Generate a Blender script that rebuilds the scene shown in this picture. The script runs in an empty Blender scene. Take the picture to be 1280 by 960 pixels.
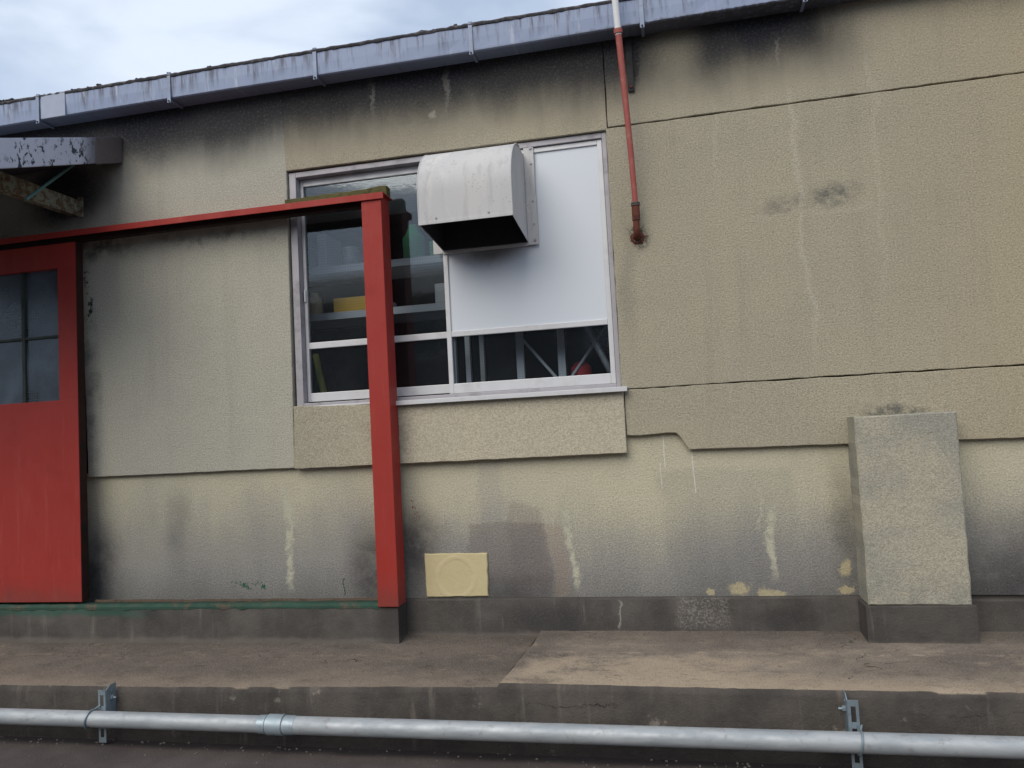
import bpy, bmesh, math, random
from mathutils import Vector, Matrix
rnd = random.Random(7)
SC = bpy.context.scene
COL = SC.collection
R = math.radians

# ------------------------------------------------------------------ camera
cam_d = bpy.data.cameras.new('camera')
cam = bpy.data.objects.new('camera', cam_d); COL.objects.link(cam)
cam_d.sensor_width = 36.0; cam_d.sensor_fit = 'HORIZONTAL'
cam_d.lens = 36.0 * 961.0 / 1280.0
cam_d.clip_start = 0.05; cam_d.clip_end = 2000
yaw, pit, rol = R(11.966), R(3.435), R(3.049)
fw = Vector((-math.sin(yaw)*math.cos(pit), math.cos(yaw)*math.cos(pit), math.sin(pit)))
rt = Vector((math.cos(yaw), math.sin(yaw), 0)); dn = fw.cross(rt)
cr, sr = math.cos(rol), math.sin(rol)
rx = cr*rt + sr*dn; up = -(-sr*rt + cr*dn)
mw = Matrix((rx, up, -fw)).transposed().to_4x4(); mw.translation = Vector((0, -4.0, 0))
cam.matrix_world = mw
SC.camera = cam

# ------------------------------------------------------------------ light
SUN_EL, SUN_AZ = R(42), R(-20)          # azimuth measured from -Y (towards the viewer) to the left when negative
sd = Vector((math.sin(SUN_AZ)*math.cos(SUN_EL), -math.cos(SUN_AZ)*math.cos(SUN_EL), math.sin(SUN_EL)))
sun_d = bpy.data.lights.new('sun', 'SUN'); sun_d.energy = 1.5; sun_d.angle = R(48); sun_d.color = (1, 0.92, 0.80)
sun = bpy.data.objects.new('sun', sun_d); COL.objects.link(sun)
sun.rotation_euler = sd.to_track_quat('Z', 'Y').to_euler(); sun.location = (0, -5, 8)
W = bpy.data.worlds.new('World'); SC.world = W; W.use_nodes = True
wn = W.node_tree; wn.nodes.clear()
wo = wn.nodes.new('ShaderNodeOutputWorld'); wb = wn.nodes.new('ShaderNodeBackground'); wb.inputs[1].default_value = 0.1
sky = wn.nodes.new('ShaderNodeTexSky'); sky.sky_type = 'NISHITA'; sky.sun_disc = False
sky.sun_elevation = SUN_EL; sky.sun_rotation = math.atan2(sd.x, sd.y); sky.air_density = 1.0; sky.dust_density = 1.5
wtc = wn.nodes.new('ShaderNodeTexCoord')
wmap = wn.nodes.new('ShaderNodeMapping'); wmap.inputs['Scale'].default_value = (1.0, 1.0, 2.6); wmap.inputs['Rotation'].default_value = (0.2, 0.35, 0.4)
wn.links.new(wtc.outputs['Generated'], wmap.inputs[0])
wns = wn.nodes.new('ShaderNodeTexNoise'); wns.inputs['Scale'].default_value = 3.2; wns.inputs['Detail'].default_value = 7; wns.inputs['Roughness'].default_value = 0.46; wns.inputs['Distortion'].default_value = 0.5
wn.links.new(wmap.outputs[0], wns.inputs['Vector'])
wr = wn.nodes.new('ShaderNodeMapRange'); wr.interpolation_type = 'SMOOTHSTEP'
wr.inputs[1].default_value = 0.30; wr.inputs[2].default_value = 0.62; wr.inputs[3].default_value = 0.44; wr.inputs[4].default_value = 1.0
wn.links.new(wns.outputs[0], wr.inputs[0])
wm = wn.nodes.new('ShaderNodeMix'); wm.data_type = 'RGBA'
wm.inputs[7].default_value = (4.95, 5.55, 6.5, 1)
wn.links.new(wr.outputs[0], wm.inputs[0]); wn.links.new(sky.outputs[0], wm.inputs[6])
wn.links.new(wm.outputs[2], wb.inputs[0]); wn.links.new(wb.outputs[0], wo.inputs[0])
SC.view_settings.view_transform = 'Standard'; SC.view_settings.look = 'None'
SC.view_settings.exposure = 0.70; SC.view_settings.gamma = 1.0; SC.view_settings.use_curve_mapping = False

# ------------------------------------------------------------------ node helper
class NB:
    def __init__(s, name, rough=0.85, metal=0.0, spec=0.3):
        s.m = bpy.data.materials.new(name); s.m.use_nodes = True
        s.t = s.m.node_tree; s.t.nodes.clear()
        s.out = s.t.nodes.new('ShaderNodeOutputMaterial'); s.b = s.t.nodes.new('ShaderNodeBsdfPrincipled')
        s.t.links.new(s.b.outputs[0], s.out.inputs[0])
        s.b.inputs['Roughness'].default_value = rough; s.b.inputs['Metallic'].default_value = metal
        s.b.inputs['Specular IOR Level'].default_value = spec
        g = s.t.nodes.new('ShaderNodeNewGeometry'); s.P = g.outputs['Position']; s.Nn = g.outputs['Normal']
        sp = s.t.nodes.new('ShaderNodeSeparateXYZ'); s.t.links.new(s.P, sp.inputs[0])
        s.X, s.Y, s.Z = sp.outputs
    def put(s, sock, v):
        if hasattr(v, 'is_output'): s.t.links.new(v, sock)
        elif isinstance(v, (tuple, list)):
            v = tuple(v); sock.default_value = v + (1.0,) if (len(v) == 3 and sock.type == 'RGBA') else v
        else: sock.default_value = v
    def f(s, op, a, b=0.0, c=0.0, clamp=False):
        n = s.t.nodes.new('ShaderNodeMath'); n.operation = op; n.use_clamp = clamp
        s.put(n.inputs[0], a); s.put(n.inputs[1], b); s.put(n.inputs[2], c); return n.outputs[0]
    def add(s, a, b): return s.f('ADD', a, b)
    def mul(s, *a):
        r = a[0]
        for q in a[1:]: r = s.f('MULTIPLY', r, q)
        return r
    def mx(s, *a):
        r = a[0]
        for q in a[1:]: r = s.f('MAXIMUM', r, q)
        return r
    def inv(s, a): return s.f('SUBTRACT', 1.0, a)
    def sm(s, x, a, b, lo=0.0, hi=1.0):
        n = s.t.nodes.new('ShaderNodeMapRange'); n.interpolation_type = 'SMOOTHSTEP'
        if a > b: a, b, lo, hi = b, a, hi, lo
        s.put(n.inputs[0], x); n.inputs[1].default_value = a; n.inputs[2].default_value = b
        n.inputs[3].default_value = lo; n.inputs[4].default_value = hi; return n.outputs[0]
    def vec(s, x, y, z):
        n = s.t.nodes.new('ShaderNodeCombineXYZ'); s.put(n.inputs[0], x); s.put(n.inputs[1], y); s.put(n.inputs[2], z); return n.outputs[0]
    def sc(s, kx, ky, kz):
        n = s.t.nodes.new('ShaderNodeVectorMath'); n.operation = 'MULTIPLY'; s.put(n.inputs[0], s.P); n.inputs[1].default_value = (kx, ky, kz); return n.outputs[0]
    def noise(s, scale, detail=3, rough=0.55, v=None, dist=0.0):
        n = s.t.nodes.new('ShaderNodeTexNoise'); s.put(n.inputs['Vector'], s.P if v is None else v)
        n.inputs['Scale'].default_value = scale; n.inputs['Detail'].default_value = detail
        n.inputs['Roughness'].default_value = rough; n.inputs['Distortion'].default_value = dist; return n.outputs[0]
    def vor(s, scale, v=None, feat='F1'):
        n = s.t.nodes.new('ShaderNodeTexVoronoi'); n.feature = feat; s.put(n.inputs['Vector'], s.P if v is None else v)
        n.inputs['Scale'].default_value = scale; return n.outputs['Distance']
    def mix(s, fac, a, b, mode='MIX'):
        n = s.t.nodes.new('ShaderNodeMix'); n.data_type = 'RGBA'; n.blend_type = mode
        s.put(n.inputs[0], fac); s.put(n.inputs[6], a); s.put(n.inputs[7], b); return n.outputs[2]
    def warp(s, amt, scale, fine=0.0, fs=40.0):
        s.WX = s.add(s.X, s.mul(s.add(s.noise(scale, 3), -0.5), amt))
        s.WZ = s.add(s.Z, s.mul(s.add(s.noise(scale, 3, v=s.add3(17.3)), -0.5), amt))
        if fine:
            n = s.mul(s.add(s.noise(fs, 2), -0.5), fine); s.WX = s.add(s.WX, n); s.WZ = s.add(s.WZ, n)
    def add3(s, k):
        n = s.t.nodes.new('ShaderNodeVectorMath'); n.operation = 'ADD'; s.put(n.inputs[0], s.P); n.inputs[1].default_value = (k, k*.7, k*1.3); return n.outputs[0]
    def ell(s, x, z, rx_, rz, soft=0.6):
        a = s.mul(s.add(s.WX, -x), 1/rx_); b = s.mul(s.add(s.WZ, -z), 1/rz)
        d = s.f('SQRT', s.add(s.mul(a, a), s.mul(b, b))); return s.sm(d, 1.0, 1.0 - soft)
    def strk(s, x, w, z0, z1, e=0.12, lean=0.0):
        xx = s.add(s.WX, -x)
        if lean: xx = s.add(xx, s.mul(s.add(s.Z, -z1), -lean))
        d = s.f('ABSOLUTE', xx)
        return s.mul(s.sm(d, w, w*0.25), s.sm(s.Z, z0, z0 + e), s.sm(s.Z, z1 + 0.001, z1 - e*0.5))
    def thin(s, x, w, z0, z1, e, lean=0.0):
        k = s.WX; s.WX = s.add(s.X, s.mul(s.add(s.noise(9, 2), -0.5), 0.012)); r = s.strk(x, w, z0, z1, e, lean); s.WX = k; return r
    def box(s, x0, x1, z0, z1, e=0.02):
        return s.mul(s.sm(s.WX, x0 - e, x0 + e), s.sm(s.WX, x1 + e, x1 - e), s.sm(s.WZ, z0 - e, z0 + e), s.sm(s.WZ, z1 + e, z1 - e))
    def color(s, c): s.put(s.b.inputs['Base Color'], c); s.c = c
    def rough(s, v): s.put(s.b.inputs['Roughness'], v)
    def bump(s, h, dist=0.004, strength=1.0, prev=None):
        n = s.t.nodes.new('ShaderNodeBump'); n.inputs['Distance'].default_value = dist; n.inputs['Strength'].default_value = strength
        s.put(n.inputs['Height'], h)
        if prev: s.put(n.inputs['Normal'], prev)
        s.put(s.b.inputs['Normal'], n.outputs[0]); return n.outputs[0]

def plaster(name, c1, c2, stains, grain=0.75):
    g = NB(name, 0.92, spec=0.15); g.warp(0.16, 3.0, 0.05, 45)
    big = g.sm(g.noise(1.1, 4, 0.6), 0.32, 0.68); mid = g.noise(6, 4, 0.65)
    c = g.mix(big, c1, c2)
    c = g.mix(g.sm(mid, 0.5, 0.8, 0, 0.22), c, tuple(v*0.75 for v in c1))
    sp = g.noise(118, 4, 0.75); g.grain = g.add(sp, -0.5)
    c = stains(g, c)
    c = g.mix(g.sm(sp, 0.36, 0.62, grain, 0.0), c, (0.62, 0.61, 0.59), 'MULTIPLY')
    c = g.mix(g.sm(sp, 0.58, 0.78, 0.0, 0.25), c, (0.62, 0.58, 0.48))
    c = g.mix(g.sm(g.noise(310, 2), 0.66, 0.74, 0, 0.5), c, (0.06, 0.055, 0.05))
    g.color(c)
    h = g.add(g.mul(g.noise(128, 3, 0.7), 1.0), g.mul(g.noise(9, 4, 0.6), 0.5))
    h = g.add(h, g.mul(g.sm(g.noise(88, 2, 0.5, v=g.add3(4.1)), 0.34, 0.26), -0.35))
    g.bump(h, 0.0068, 0.75); return g.m

MOULD_SHADE = (0.022, 0.024, 0.032)
def st_upper(g, c):
    # pale run-off lines, patch repair, dark mould growing under the leaky gutter
    run = g.noise(1.0, 4, 0.6, v=g.sc(9, 1, 0.9))
    c = g.mix(g.sm(g.X, 0.8, 1.8, 0, 0.5), c, (0.405, 0.342, 0.225))
    c = g.mix(g.sm(run, 0.5, 0.75, 0, 0.16), c, (0.22, 0.205, 0.18))
    c = g.mix(g.mul(g.mx(g.strk(0.645, 0.022, 0.10, 1.75, 0.5, -0.03), g.mul(g.strk(1.03, 0.02, 0.35, 1.9, 0.4), 0.5), g.mul(g.strk(0.27, 0.02, 1.0, 1.75, 0.4), 0.6)), 0.50), c, (0.47, 0.44, 0.36))
    c = g.mix(g.mul(g.strk(0.27, 0.014, -0.2, 0.5, 0.2), 0.3), c, (0.42, 0.40, 0.33))
    c = g.mix(g.mul(g.mx(g.ell(0.82, 1.085, 0.17, 0.10, 0.9), g.mul(g.ell(0.58, 1.05, 0.17, 0.09, 0.9), 0.6)), g.sm(g.noise(14, 4, 0.7), 0.35, 0.6), 0.8), c, (0.085, 0.095, 0.09))
    c = g.mix(g.mul(g.box(0.38, 1.0, 0.985, 1.005, 0.012), 0.45), c, (0.45, 0.41, 0.32))
    # mould under the gutter; shade below the canopy painted in the same colour
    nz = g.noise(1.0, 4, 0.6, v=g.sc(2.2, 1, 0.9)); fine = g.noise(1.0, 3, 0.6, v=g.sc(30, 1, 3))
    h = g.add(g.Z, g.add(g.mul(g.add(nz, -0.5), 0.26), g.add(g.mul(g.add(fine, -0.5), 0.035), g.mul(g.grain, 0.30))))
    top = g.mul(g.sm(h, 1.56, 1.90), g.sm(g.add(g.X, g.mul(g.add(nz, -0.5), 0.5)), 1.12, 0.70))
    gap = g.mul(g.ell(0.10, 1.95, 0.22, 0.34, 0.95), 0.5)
    heavy = g.mx(g.mul(g.ell(0.54, 2.06, 0.54, 0.46, 0.85), 1.0), g.mul(g.ell(-3.0, 2.02, 0.95, 0.56, 0.88), 0.97), g.mul(g.ell(-1.25, 2.06, 1.3, 0.58, 0.92), 0.98), g.mul(g.ell(-3.6, 1.62, 0.50, 0.34, 0.8), 0.92), g.mul(g.ell(-0.10, 1.9, 0.08, 0.24, 0.7), 0.9))  # low ellipse at the far left is painted canopy shade, the rest mould
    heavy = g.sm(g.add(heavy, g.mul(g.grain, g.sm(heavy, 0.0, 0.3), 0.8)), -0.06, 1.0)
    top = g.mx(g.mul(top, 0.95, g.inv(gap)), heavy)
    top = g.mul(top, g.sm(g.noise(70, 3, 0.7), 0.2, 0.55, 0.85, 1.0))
    c = g.mix(top, c, MOULD_SHADE)
    pale = g.mul(g.mx(g.strk(-1.58, 0.016, 1.72, 2.05, 0.2), g.strk(-1.12, 0.014, 1.66, 2.05, 0.25, 0.03), g.strk(0.62, 0.012, 1.6, 1.95, .2)), 0.45)
    c = g.mix(pale, c, (0.25, 0.24, 0.22))
    c = g.mix(g.mul(g.ell(-1.22, 1.77, 0.035, 0.03, 0.6), 0.5), c, (0.42, 0.4, 0.33))
    # grime around the rusty pipe hole and old green paint strokes beside the door
    c = g.mix(g.mul(g.ell(-0.140, 0.975, 0.075, 0.075, 0.75), g.sm(g.noise(60, 3), 0.35, 0.55)), c, (0.03, 0.025, 0.02))
    c = g.mix(g.mul(g.ell(-0.2, 0.75, 0.06, 0.5, 0.9), 0.30), c, (0.17, 0.17, 0.15))
    c = g.mix(g.mul(g.box(-3.462, -3.425, 0.80, 1.12, 0.012), g.sm(g.noise(22, 4, 0.7), 0.52, 0.56)), c, (0.012, 0.03, 0.022))
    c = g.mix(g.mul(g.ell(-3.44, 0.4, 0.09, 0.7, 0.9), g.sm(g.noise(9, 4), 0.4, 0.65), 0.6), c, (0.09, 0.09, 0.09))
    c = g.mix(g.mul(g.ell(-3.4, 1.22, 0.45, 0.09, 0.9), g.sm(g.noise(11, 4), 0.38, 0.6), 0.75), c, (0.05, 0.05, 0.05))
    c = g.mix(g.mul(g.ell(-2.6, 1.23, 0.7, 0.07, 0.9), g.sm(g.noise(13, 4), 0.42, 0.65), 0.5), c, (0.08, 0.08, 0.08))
    c = g.mix(g.mul(g.ell(1.02, 0.02, 0.28, 0.06, 0.8), g.sm(g.noise(18, 4), 0.36, 0.6), 0.8), c, (0.10, 0.10, 0.095))
    return c
def st_left(g, c):
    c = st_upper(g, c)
    return c
def st_lower(g, c):
    run = g.noise(1.0, 4, 0.6, v=g.sc(7, 1, 0.7)); soot = g.add(g.noise(9, 4, 0.7), g.mul(g.grain, 0.45))
    # yellower in the band just below the overhanging panels, grey grime rising from the plinth
    nz = g.noise(1.0, 4, 0.6, v=g.sc(1.8, 1, 1.0))
    h = g.add(g.Z, g.add(g.mul(g.add(nz, -0.5), 0.50), g.add(g.mul(g.add(run, -0.5), 0.14), g.mul(g.grain, 0.40))))
    low = g.mx(g.sm(h, -0.28, -0.72), g.mul(g.sm(h, -0.14, -0.62), g.sm(g.X, -1.5, -1.8), 0.9))
    c = g.mix(g.mul(low, 0.82), c, (0.215, 0.216, 0.220))
    c = g.mix(g.mul(g.sm(h, -0.62, -0.95), 0.5), c, (0.07, 0.068, 0.07))
    # blocks of older grey paint with straight edges
    c = g.mix(g.mul(g.box(-1.14, -0.70, -0.80, -0.50, 0.012), 0.42), c, (0.15, 0.125, 0.12))
    c = g.mix(g.mul(g.box(-0.915, -0.72, -0.9, -0.40, 0.02), 0.28), c, (0.13, 0.105, 0.11))
    c = g.mix(g.mul(g.box(-0.70, -0.60, -0.9, -0.50, 0.02), 0.4), c, (0.30, 0.235, 0.18))
    c = g.mix(g.mul(g.box(-1.07, -0.93, -0.5, -0.16, 0.02), 0.25), c, (0.26, 0.25, 0.26))
    c = g.mix(g.mul(g.box(-0.085, 0.55, -0.9, -0.26, 0.03), 0.18), c, (0.15, 0.15, 0.15))
    # soot beside door edge, post and pilaster
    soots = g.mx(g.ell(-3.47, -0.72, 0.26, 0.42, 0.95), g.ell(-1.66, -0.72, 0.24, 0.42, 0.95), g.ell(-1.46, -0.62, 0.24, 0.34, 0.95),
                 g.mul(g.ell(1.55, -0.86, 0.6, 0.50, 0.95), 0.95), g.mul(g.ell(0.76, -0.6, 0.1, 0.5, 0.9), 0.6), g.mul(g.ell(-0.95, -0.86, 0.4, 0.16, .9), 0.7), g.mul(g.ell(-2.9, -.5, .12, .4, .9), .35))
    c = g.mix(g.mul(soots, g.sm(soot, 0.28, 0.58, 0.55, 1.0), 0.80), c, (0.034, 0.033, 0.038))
    # pale lime run-off
    lime = g.mx(g.strk(-2.22, 0.030, -0.86, -0.22, 0.1, -0.06), g.strk(-0.585, 0.026, -0.88, -0.40, 0.1, -0.06), g.strk(0.405, 0.030, -0.84, -0.42, 0.12, -0.06), g.mul(g.strk(0.36, 0.01, -0.6, -0.3, 0.1), 0.6))
    c = g.mix(g.mul(lime, g.sm(g.noise(24, 3), 0.3, 0.55, 0.25, 0.95)), c, (0.47, 0.46, 0.36))
    thin = g.mx(g.thin(-0.075, 0.0035, -0.25, -0.065, 0.03), g.thin(0.060, 0.0035, -0.38, -0.15, 0.03, -0.03), g.mul(g.thin(-0.10, 0.003, -0.34, -0.2, 0.02), 0.8))
    c = g.mix(g.mul(thin, 0.9), c, (0.66, 0.66, 0.62))
    c = g.mix(g.mul(g.mx(g.ell(0.245, -0.850, 0.075, 0.042, 0.5), g.ell(0.375, -0.855, 0.045, 0.045, 0.5), g.ell(0.43, -0.85, 0.05, 0.04, 0.5), g.ell(0.73, -0.86, 0.045, 0.03, 0.5), g.ell(0.1, -0.86, 0.03, 0.02, 0.5), g.ell(.74, -.75, .03, .06, .6)), 0.75), c, (0.48, 0.42, 0.26))
    # green brush marks above the door track, dribble of red paint beside the post
    c = g.mix(g.mul(g.box(-2.58, -2.33, -0.835, -0.812, 0.006), g.sm(g.noise(30, 4, 0.7), 0.5, 0.54)), c, (0.02, 0.09, 0.06))
    c = g.mix(g.strk(-1.872, 0.008, -0.87, -0.77, 0.01), c, (0.012, 0.05, 0.035))
    c = g.mix(g.mul(g.box(-1.475, -1.44, -0.52, -0.34, 0.01), g.sm(g.noise(26, 4, 0.7), 0.57, 0.60)), c, (0.16, 0.03, 0.03))
    return c

M = {}
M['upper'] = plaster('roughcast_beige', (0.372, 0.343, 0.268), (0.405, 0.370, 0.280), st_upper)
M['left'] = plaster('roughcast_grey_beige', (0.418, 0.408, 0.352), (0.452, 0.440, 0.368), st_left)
M['apron'] = plaster('roughcast_apron', (0.475, 0.440, 0.350), (0.51, 0.462, 0.352), lambda g, c: g.mix(g.mul(g.ell(-1.55, 0.02, 0.16, 0.3, 0.9), g.sm(g.noise(12, 4), 0.35, 0.6), 0.6), g.mix(g.sm(g.X, -1.4, -2.1, 0, 0.6), c, (0.305, 0.29, 0.225)), (0.10, 0.10, 0.095)))
M['lower'] = plaster('roughcast_lower', (0.465, 0.442, 0.345), (0.50, 0.468, 0.352), st_lower, 0.55)
def st_pil(g, c):
    c = g.mix(g.mul(g.sm(g.noise(2.6, 4, 0.65), 0.36, 0.62), 0.62), c, (0.262, 0.268, 0.25))
    c = g.mix(g.mul(g.ell(1.05, -0.9, 0.3, 0.2, 0.9), g.sm(g.noise(12, 4), 0.35, 0.6), 0.35), c, (0.15, 0.15, 0.15))
    return c
M['pilaster'] = plaster('roughcast_pilaster', (0.40, 0.378, 0.300), (0.42, 0.39, 0.305), st_pil)

def mat_plinth():
    g = NB('dark_cement', 0.85, spec=0.25); g.warp(0.1, 4, 0.03)
    n = g.noise(4.5, 5, 0.65); c = g.mix(g.sm(n, 0.3, 0.7), (0.050, 0.046, 0.043), (0.082, 0.074, 0.067))
    c = g.mix(g.mul(g.box(-0.06, 0.19, -1.03, -0.88, 0.02), g.sm(g.noise(95, 4, 0.8), 0.42, 0.70), 0.6), c, (0.27, 0.25, 0.23))
    c = g.mix(g.mul(g.ell(-0.72, -0.99, 0.3, 0.14, 0.8), 0.75), c, (0.03, 0.028, 0.03))
    c = g.mix(g.mul(g.ell(0.45, -0.99, 0.25, 0.08, 0.8), 0.6), c, (0.035, 0.033, 0.034))
    c = g.mix(g.mul(g.strk(-0.34, 0.006, -1.05, -0.89, 0.03), 0.5), c, (0.3, 0.28, 0.25))
    c = g.mix(g.mul(g.sm(g.noise(1.0, 4, 0.7, v=g.sc(14, 3, 1.2)), 0.57, 0.78), 0.55), c, (0.19, 0.175, 0.155))
    c = g.mix(g.sm(g.noise(190, 3, 0.7), 0.55, 0.75, 0, 0.35), c, (0.22, 0.2, 0.17))
    gp = g.mul(g.sm(g.X, -2.9, -3.2), g.sm(g.add(g.Z, g.mul(g.add(g.noise(6, 4), -0.5), 0.08)), -0.955, -0.925))
    c = g.mix(g.mul(gp, 0.8), c, (0.028, 0.075, 0.055))
    c = g.mix(g.mul(g.sm(g.add(g.Z, g.mul(g.noise(7, 4), 0.05)), -1.02, -1.05), 0.5), c, (0.16, 0.14, 0.12))
    c = g.mix(g.mul(g.ell(-1.55, -0.98, 0.12, 0.2, 0.8), 0.6), c, (0.03, 0.027, 0.027))
    ck = g.sm(g.f('ABSOLUTE', g.add(g.noise(1.0, 3, 0.6, v=g.sc(3.5, 1, 0.7)), -0.5)), 0.006, 0.001)
    c = g.mix(g.mul(ck, 0.6, g.sm(g.X, -2.2, -2.6), g.sm(g.noise(2.2, 2), 0.5, 0.55)), c, (0.012, 0.011, 0.01))
    g.color(c); g.bump(g.add(g.noise(90, 4, 0.7), g.mul(g.noise(12, 3), 1.2)), 0.005, 0.8); return g.m
M['plinth'] = mat_plinth()

def mat_walk(name, c1, c2, worn):
    g = NB(name, 0.9, spec=0.2); g.warp(0.1, 4, 0.03)
    n = g.noise(1.0, 6, 0.65, v=g.sc(1.5, 2.0, 1.5)); m2 = g.noise(1.0, 6, 0.75, v=g.sc(4.0, 6.5, 5))
    c = g.mix(g.sm(n, 0.34, 0.66), c1, c2)
    edge = g.sm(g.add(g.Y, g.mul(g.add(g.noise(5, 5, 0.7), -0.5), 0.25)), -0.46, -0.70)
    c = g.mix(g.mul(edge, 0.75), c, worn)
    c = g.mix(g.mul(g.sm(m2, 0.50, 0.72), 0.55), c, worn)
    c = g.mix(g.mul(g.sm(m2, 0.48, 0.32), 0.5), c, tuple(v*0.55 for v in c1))
    tan = g.mul(g.sm(g.add(g.X, g.mul(g.add(g.noise(3, 4), -0.5), 0.8)), 0.75, -0.1), g.sm(g.X, -0.80, -0.70), g.sm(g.add(g.Y, g.mul(g.add(g.noise(5, 5, 0.7), -0.5), 0.3)), -0.26, -0.42), g.sm(m2, 0.34, 0.56))
    c = g.mix(g.mul(tan, 0.75), c, worn)
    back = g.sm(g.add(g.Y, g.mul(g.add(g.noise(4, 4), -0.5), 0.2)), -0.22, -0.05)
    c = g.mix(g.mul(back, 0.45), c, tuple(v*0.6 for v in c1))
    line = g.sm(g.f('ABSOLUTE', g.add(g.add(g.Y, g.mul(g.add(g.noise(2.5, 4), -0.5), 0.1)), 0.30)), 0.02, 0.004)
    c = g.mix(g.mul(line, g.sm(g.noise(9, 5, 0.7), 0.48, 0.7), 0.55), c, tuple(v*1.2 for v in worn))
    sp = g.noise(150, 3, 0.75)
    c = g.mix(g.sm(sp, 0.47, 0.28, 0, 0.85), c, (0.03, 0.026, 0.024))
    c = g.mix(g.sm(sp, 0.55, 0.74, 0, 0.7), c, (0.36, 0.30, 0.24))
    ck = g.sm(g.f('ABSOLUTE', g.add(g.noise(1.0, 4, 0.6, v=g.sc(1.1, 2.2, 1)), -0.52)), 0.0035, 0.0008)
    c = g.mix(g.mul(ck, 0.7, g.sm(g.noise(1.7, 2), 0.45, 0.6)), c, (0.02, 0.018, 0.016))
    # the upright kerb face is green-black with old grime and water marks
    up_ = g.f('ABSOLUTE', g.t_normal_y)
    face = g.sm(up_, 0.5, 0.8)
    kc = g.mix(g.sm(g.noise(3.5, 5, 0.7), 0.3, 0.7), (0.048, 0.043, 0.040), (0.088, 0.078, 0.069))
    kc = g.mix(g.mul(g.sm(g.noise(1.0, 4, 0.7, v=g.sc(16, 1, 1.5)), 0.56, 0.7), 0.5), kc, (0.16, 0.14, 0.12))
    kc = g.mix(g.mul(g.sm(g.noise(6, 5, 0.7), 0.62, 0.72), 0.7), kc, (0.24, 0.21, 0.18))
    kc = g.mix(g.sm(sp, 0.58, 0.78, 0, 0.5), kc, (0.2, 0.17, 0.14))
    kc = g.mix(g.sm(g.add(g.Z, g.mul(g.noise(8, 3), 0.04)), -1.30, -1.36, 0, 0.65), kc, (0.022, 0.019, 0.020))
    kck = g.sm(g.f('ABSOLUTE', g.add(g.add(g.Z, g.mul(g.add(g.noise(4, 5, 0.7), -0.5), 0.16)), 1.175)), 0.003, 0.0006)
    kc = g.mix(g.mul(kck, g.sm(g.noise(1.7, 3), 0.5, 0.62), 0.75, g.sm(g.X, -0.9, -0.5)), kc, (0.014, 0.012, 0.012))
    c = g.mix(face, c, kc)
    g.color(c); g.bump(g.add(g.noise(120, 4, 0.7), g.mul(g.noise(1.0, 5, 0.65, v=g.sc(9, 11, 9)), 1.6)), 0.006, 0.8); return g.m
def _ny(s):
    n = s.t.nodes.new('ShaderNodeSeparateXYZ'); s.t.links.new(s.Nn, n.inputs[0]); return n.outputs[1]
NB.t_normal_y = property(_ny)
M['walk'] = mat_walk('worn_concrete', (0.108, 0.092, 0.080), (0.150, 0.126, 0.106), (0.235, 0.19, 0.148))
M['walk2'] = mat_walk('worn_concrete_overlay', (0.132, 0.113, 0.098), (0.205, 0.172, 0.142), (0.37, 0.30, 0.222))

def mat_road():
    g = NB('old_asphalt', 0.8, spec=0.3)
    c = g.mix(g.sm(g.noise(2.5, 5, 0.65), 0.3, 0.7), (0.062, 0.051, 0.049), (0.092, 0.076, 0.073))
    v = g.noise(120, 4, 0.75); c = g.mix(g.sm(v, 0.56, 0.78, 0, 0.5), c, (0.13, 0.115, 0.105))
    c = g.mix(g.sm(g.add(g.Y, g.mul(g.add(g.noise(6, 4), -0.5), 0.05)), -0.80, -0.74, 0, 0.8), c, (0.012, 0.010, 0.011))
    g.color(c); g.bump(v, 0.006, 0.9); return g.m
M['road'] = mat_road()

def mat_simple(name, col, rough=0.6, metal=0.0, var=0.15, dirt=None, dscale=9, bump=0.0, spec=0.4, damt=0.5, vs=None):
    g = NB(name, rough, metal, spec)
    c = g.mix(g.noise(5, 4, 0.6), tuple(v*(1-var) for v in col), tuple(v*(1+var) for v in col))
    if dirt:
        n = g.noise(dscale, 5, 0.7) if not vs else g.noise(1.0, 5, 0.7, v=g.sc(*vs))
        c = g.mix(g.mul(g.sm(n, 0.50, 0.68), damt), c, dirt)
    g.color(c); g.rough(g.sm(g.noise(14, 4), 0.3, 0.7, max(rough-0.1, 0.02), min(rough+0.12, 1)))
    if bump: g.bump(g.noise(60, 3), bump, 0.6)
    return g.m
M['red'] = mat_simple('red_gloss_paint', (0.285, 0.030, 0.024), 0.5, 0, 0.06, (0.22, 0.022, 0.02), 3.0, 0.0012, 0.22, 0.4)
M['red_dark'] = mat_simple('shaded_dark_red_edge', (0.026, 0.010, 0.009), 0.7, 0, 0.4, (0.008, 0.010, 0.008), 6, 0.002, 0.2, 0.8)  # shade on the door's side edge put into the colour, nearly black
M['redpipe'] = mat_simple('faded_red_pipe_paint', (0.30, 0.075, 0.062), 0.55, 0, 0.15, (0.36, 0.17, 0.14), 30, 0.001, 0.35, 0.5)
M['rust'] = mat_simple('rusty_iron', (0.115, 0.040, 0.028), 0.85, 0, 0.35, (0.03, 0.016, 0.013), 25, 0.003, 0.2, 0.8)
M['pvc'] = mat_simple('white_plastic_pipe', (0.66, 0.67, 0.68), 0.4, 0, 0.05, (0.4, 0.4, 0.4), 30, 0, 0.4, 0.3)
M['track'] = mat_simple('worn_green_paint', (0.026, 0.062, 0.045), 0.7, 0, 0.35, (0.085, 0.068, 0.05), 11, 0.003, 0.2, 0.95)
M['ridge'] = mat_simple('rust_brown_track', (0.085, 0.062, 0.045), 0.8, 0, 0.3, (0.03, 0.025, 0.02), 20, 0.003, 0.2, 0.7)
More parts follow.
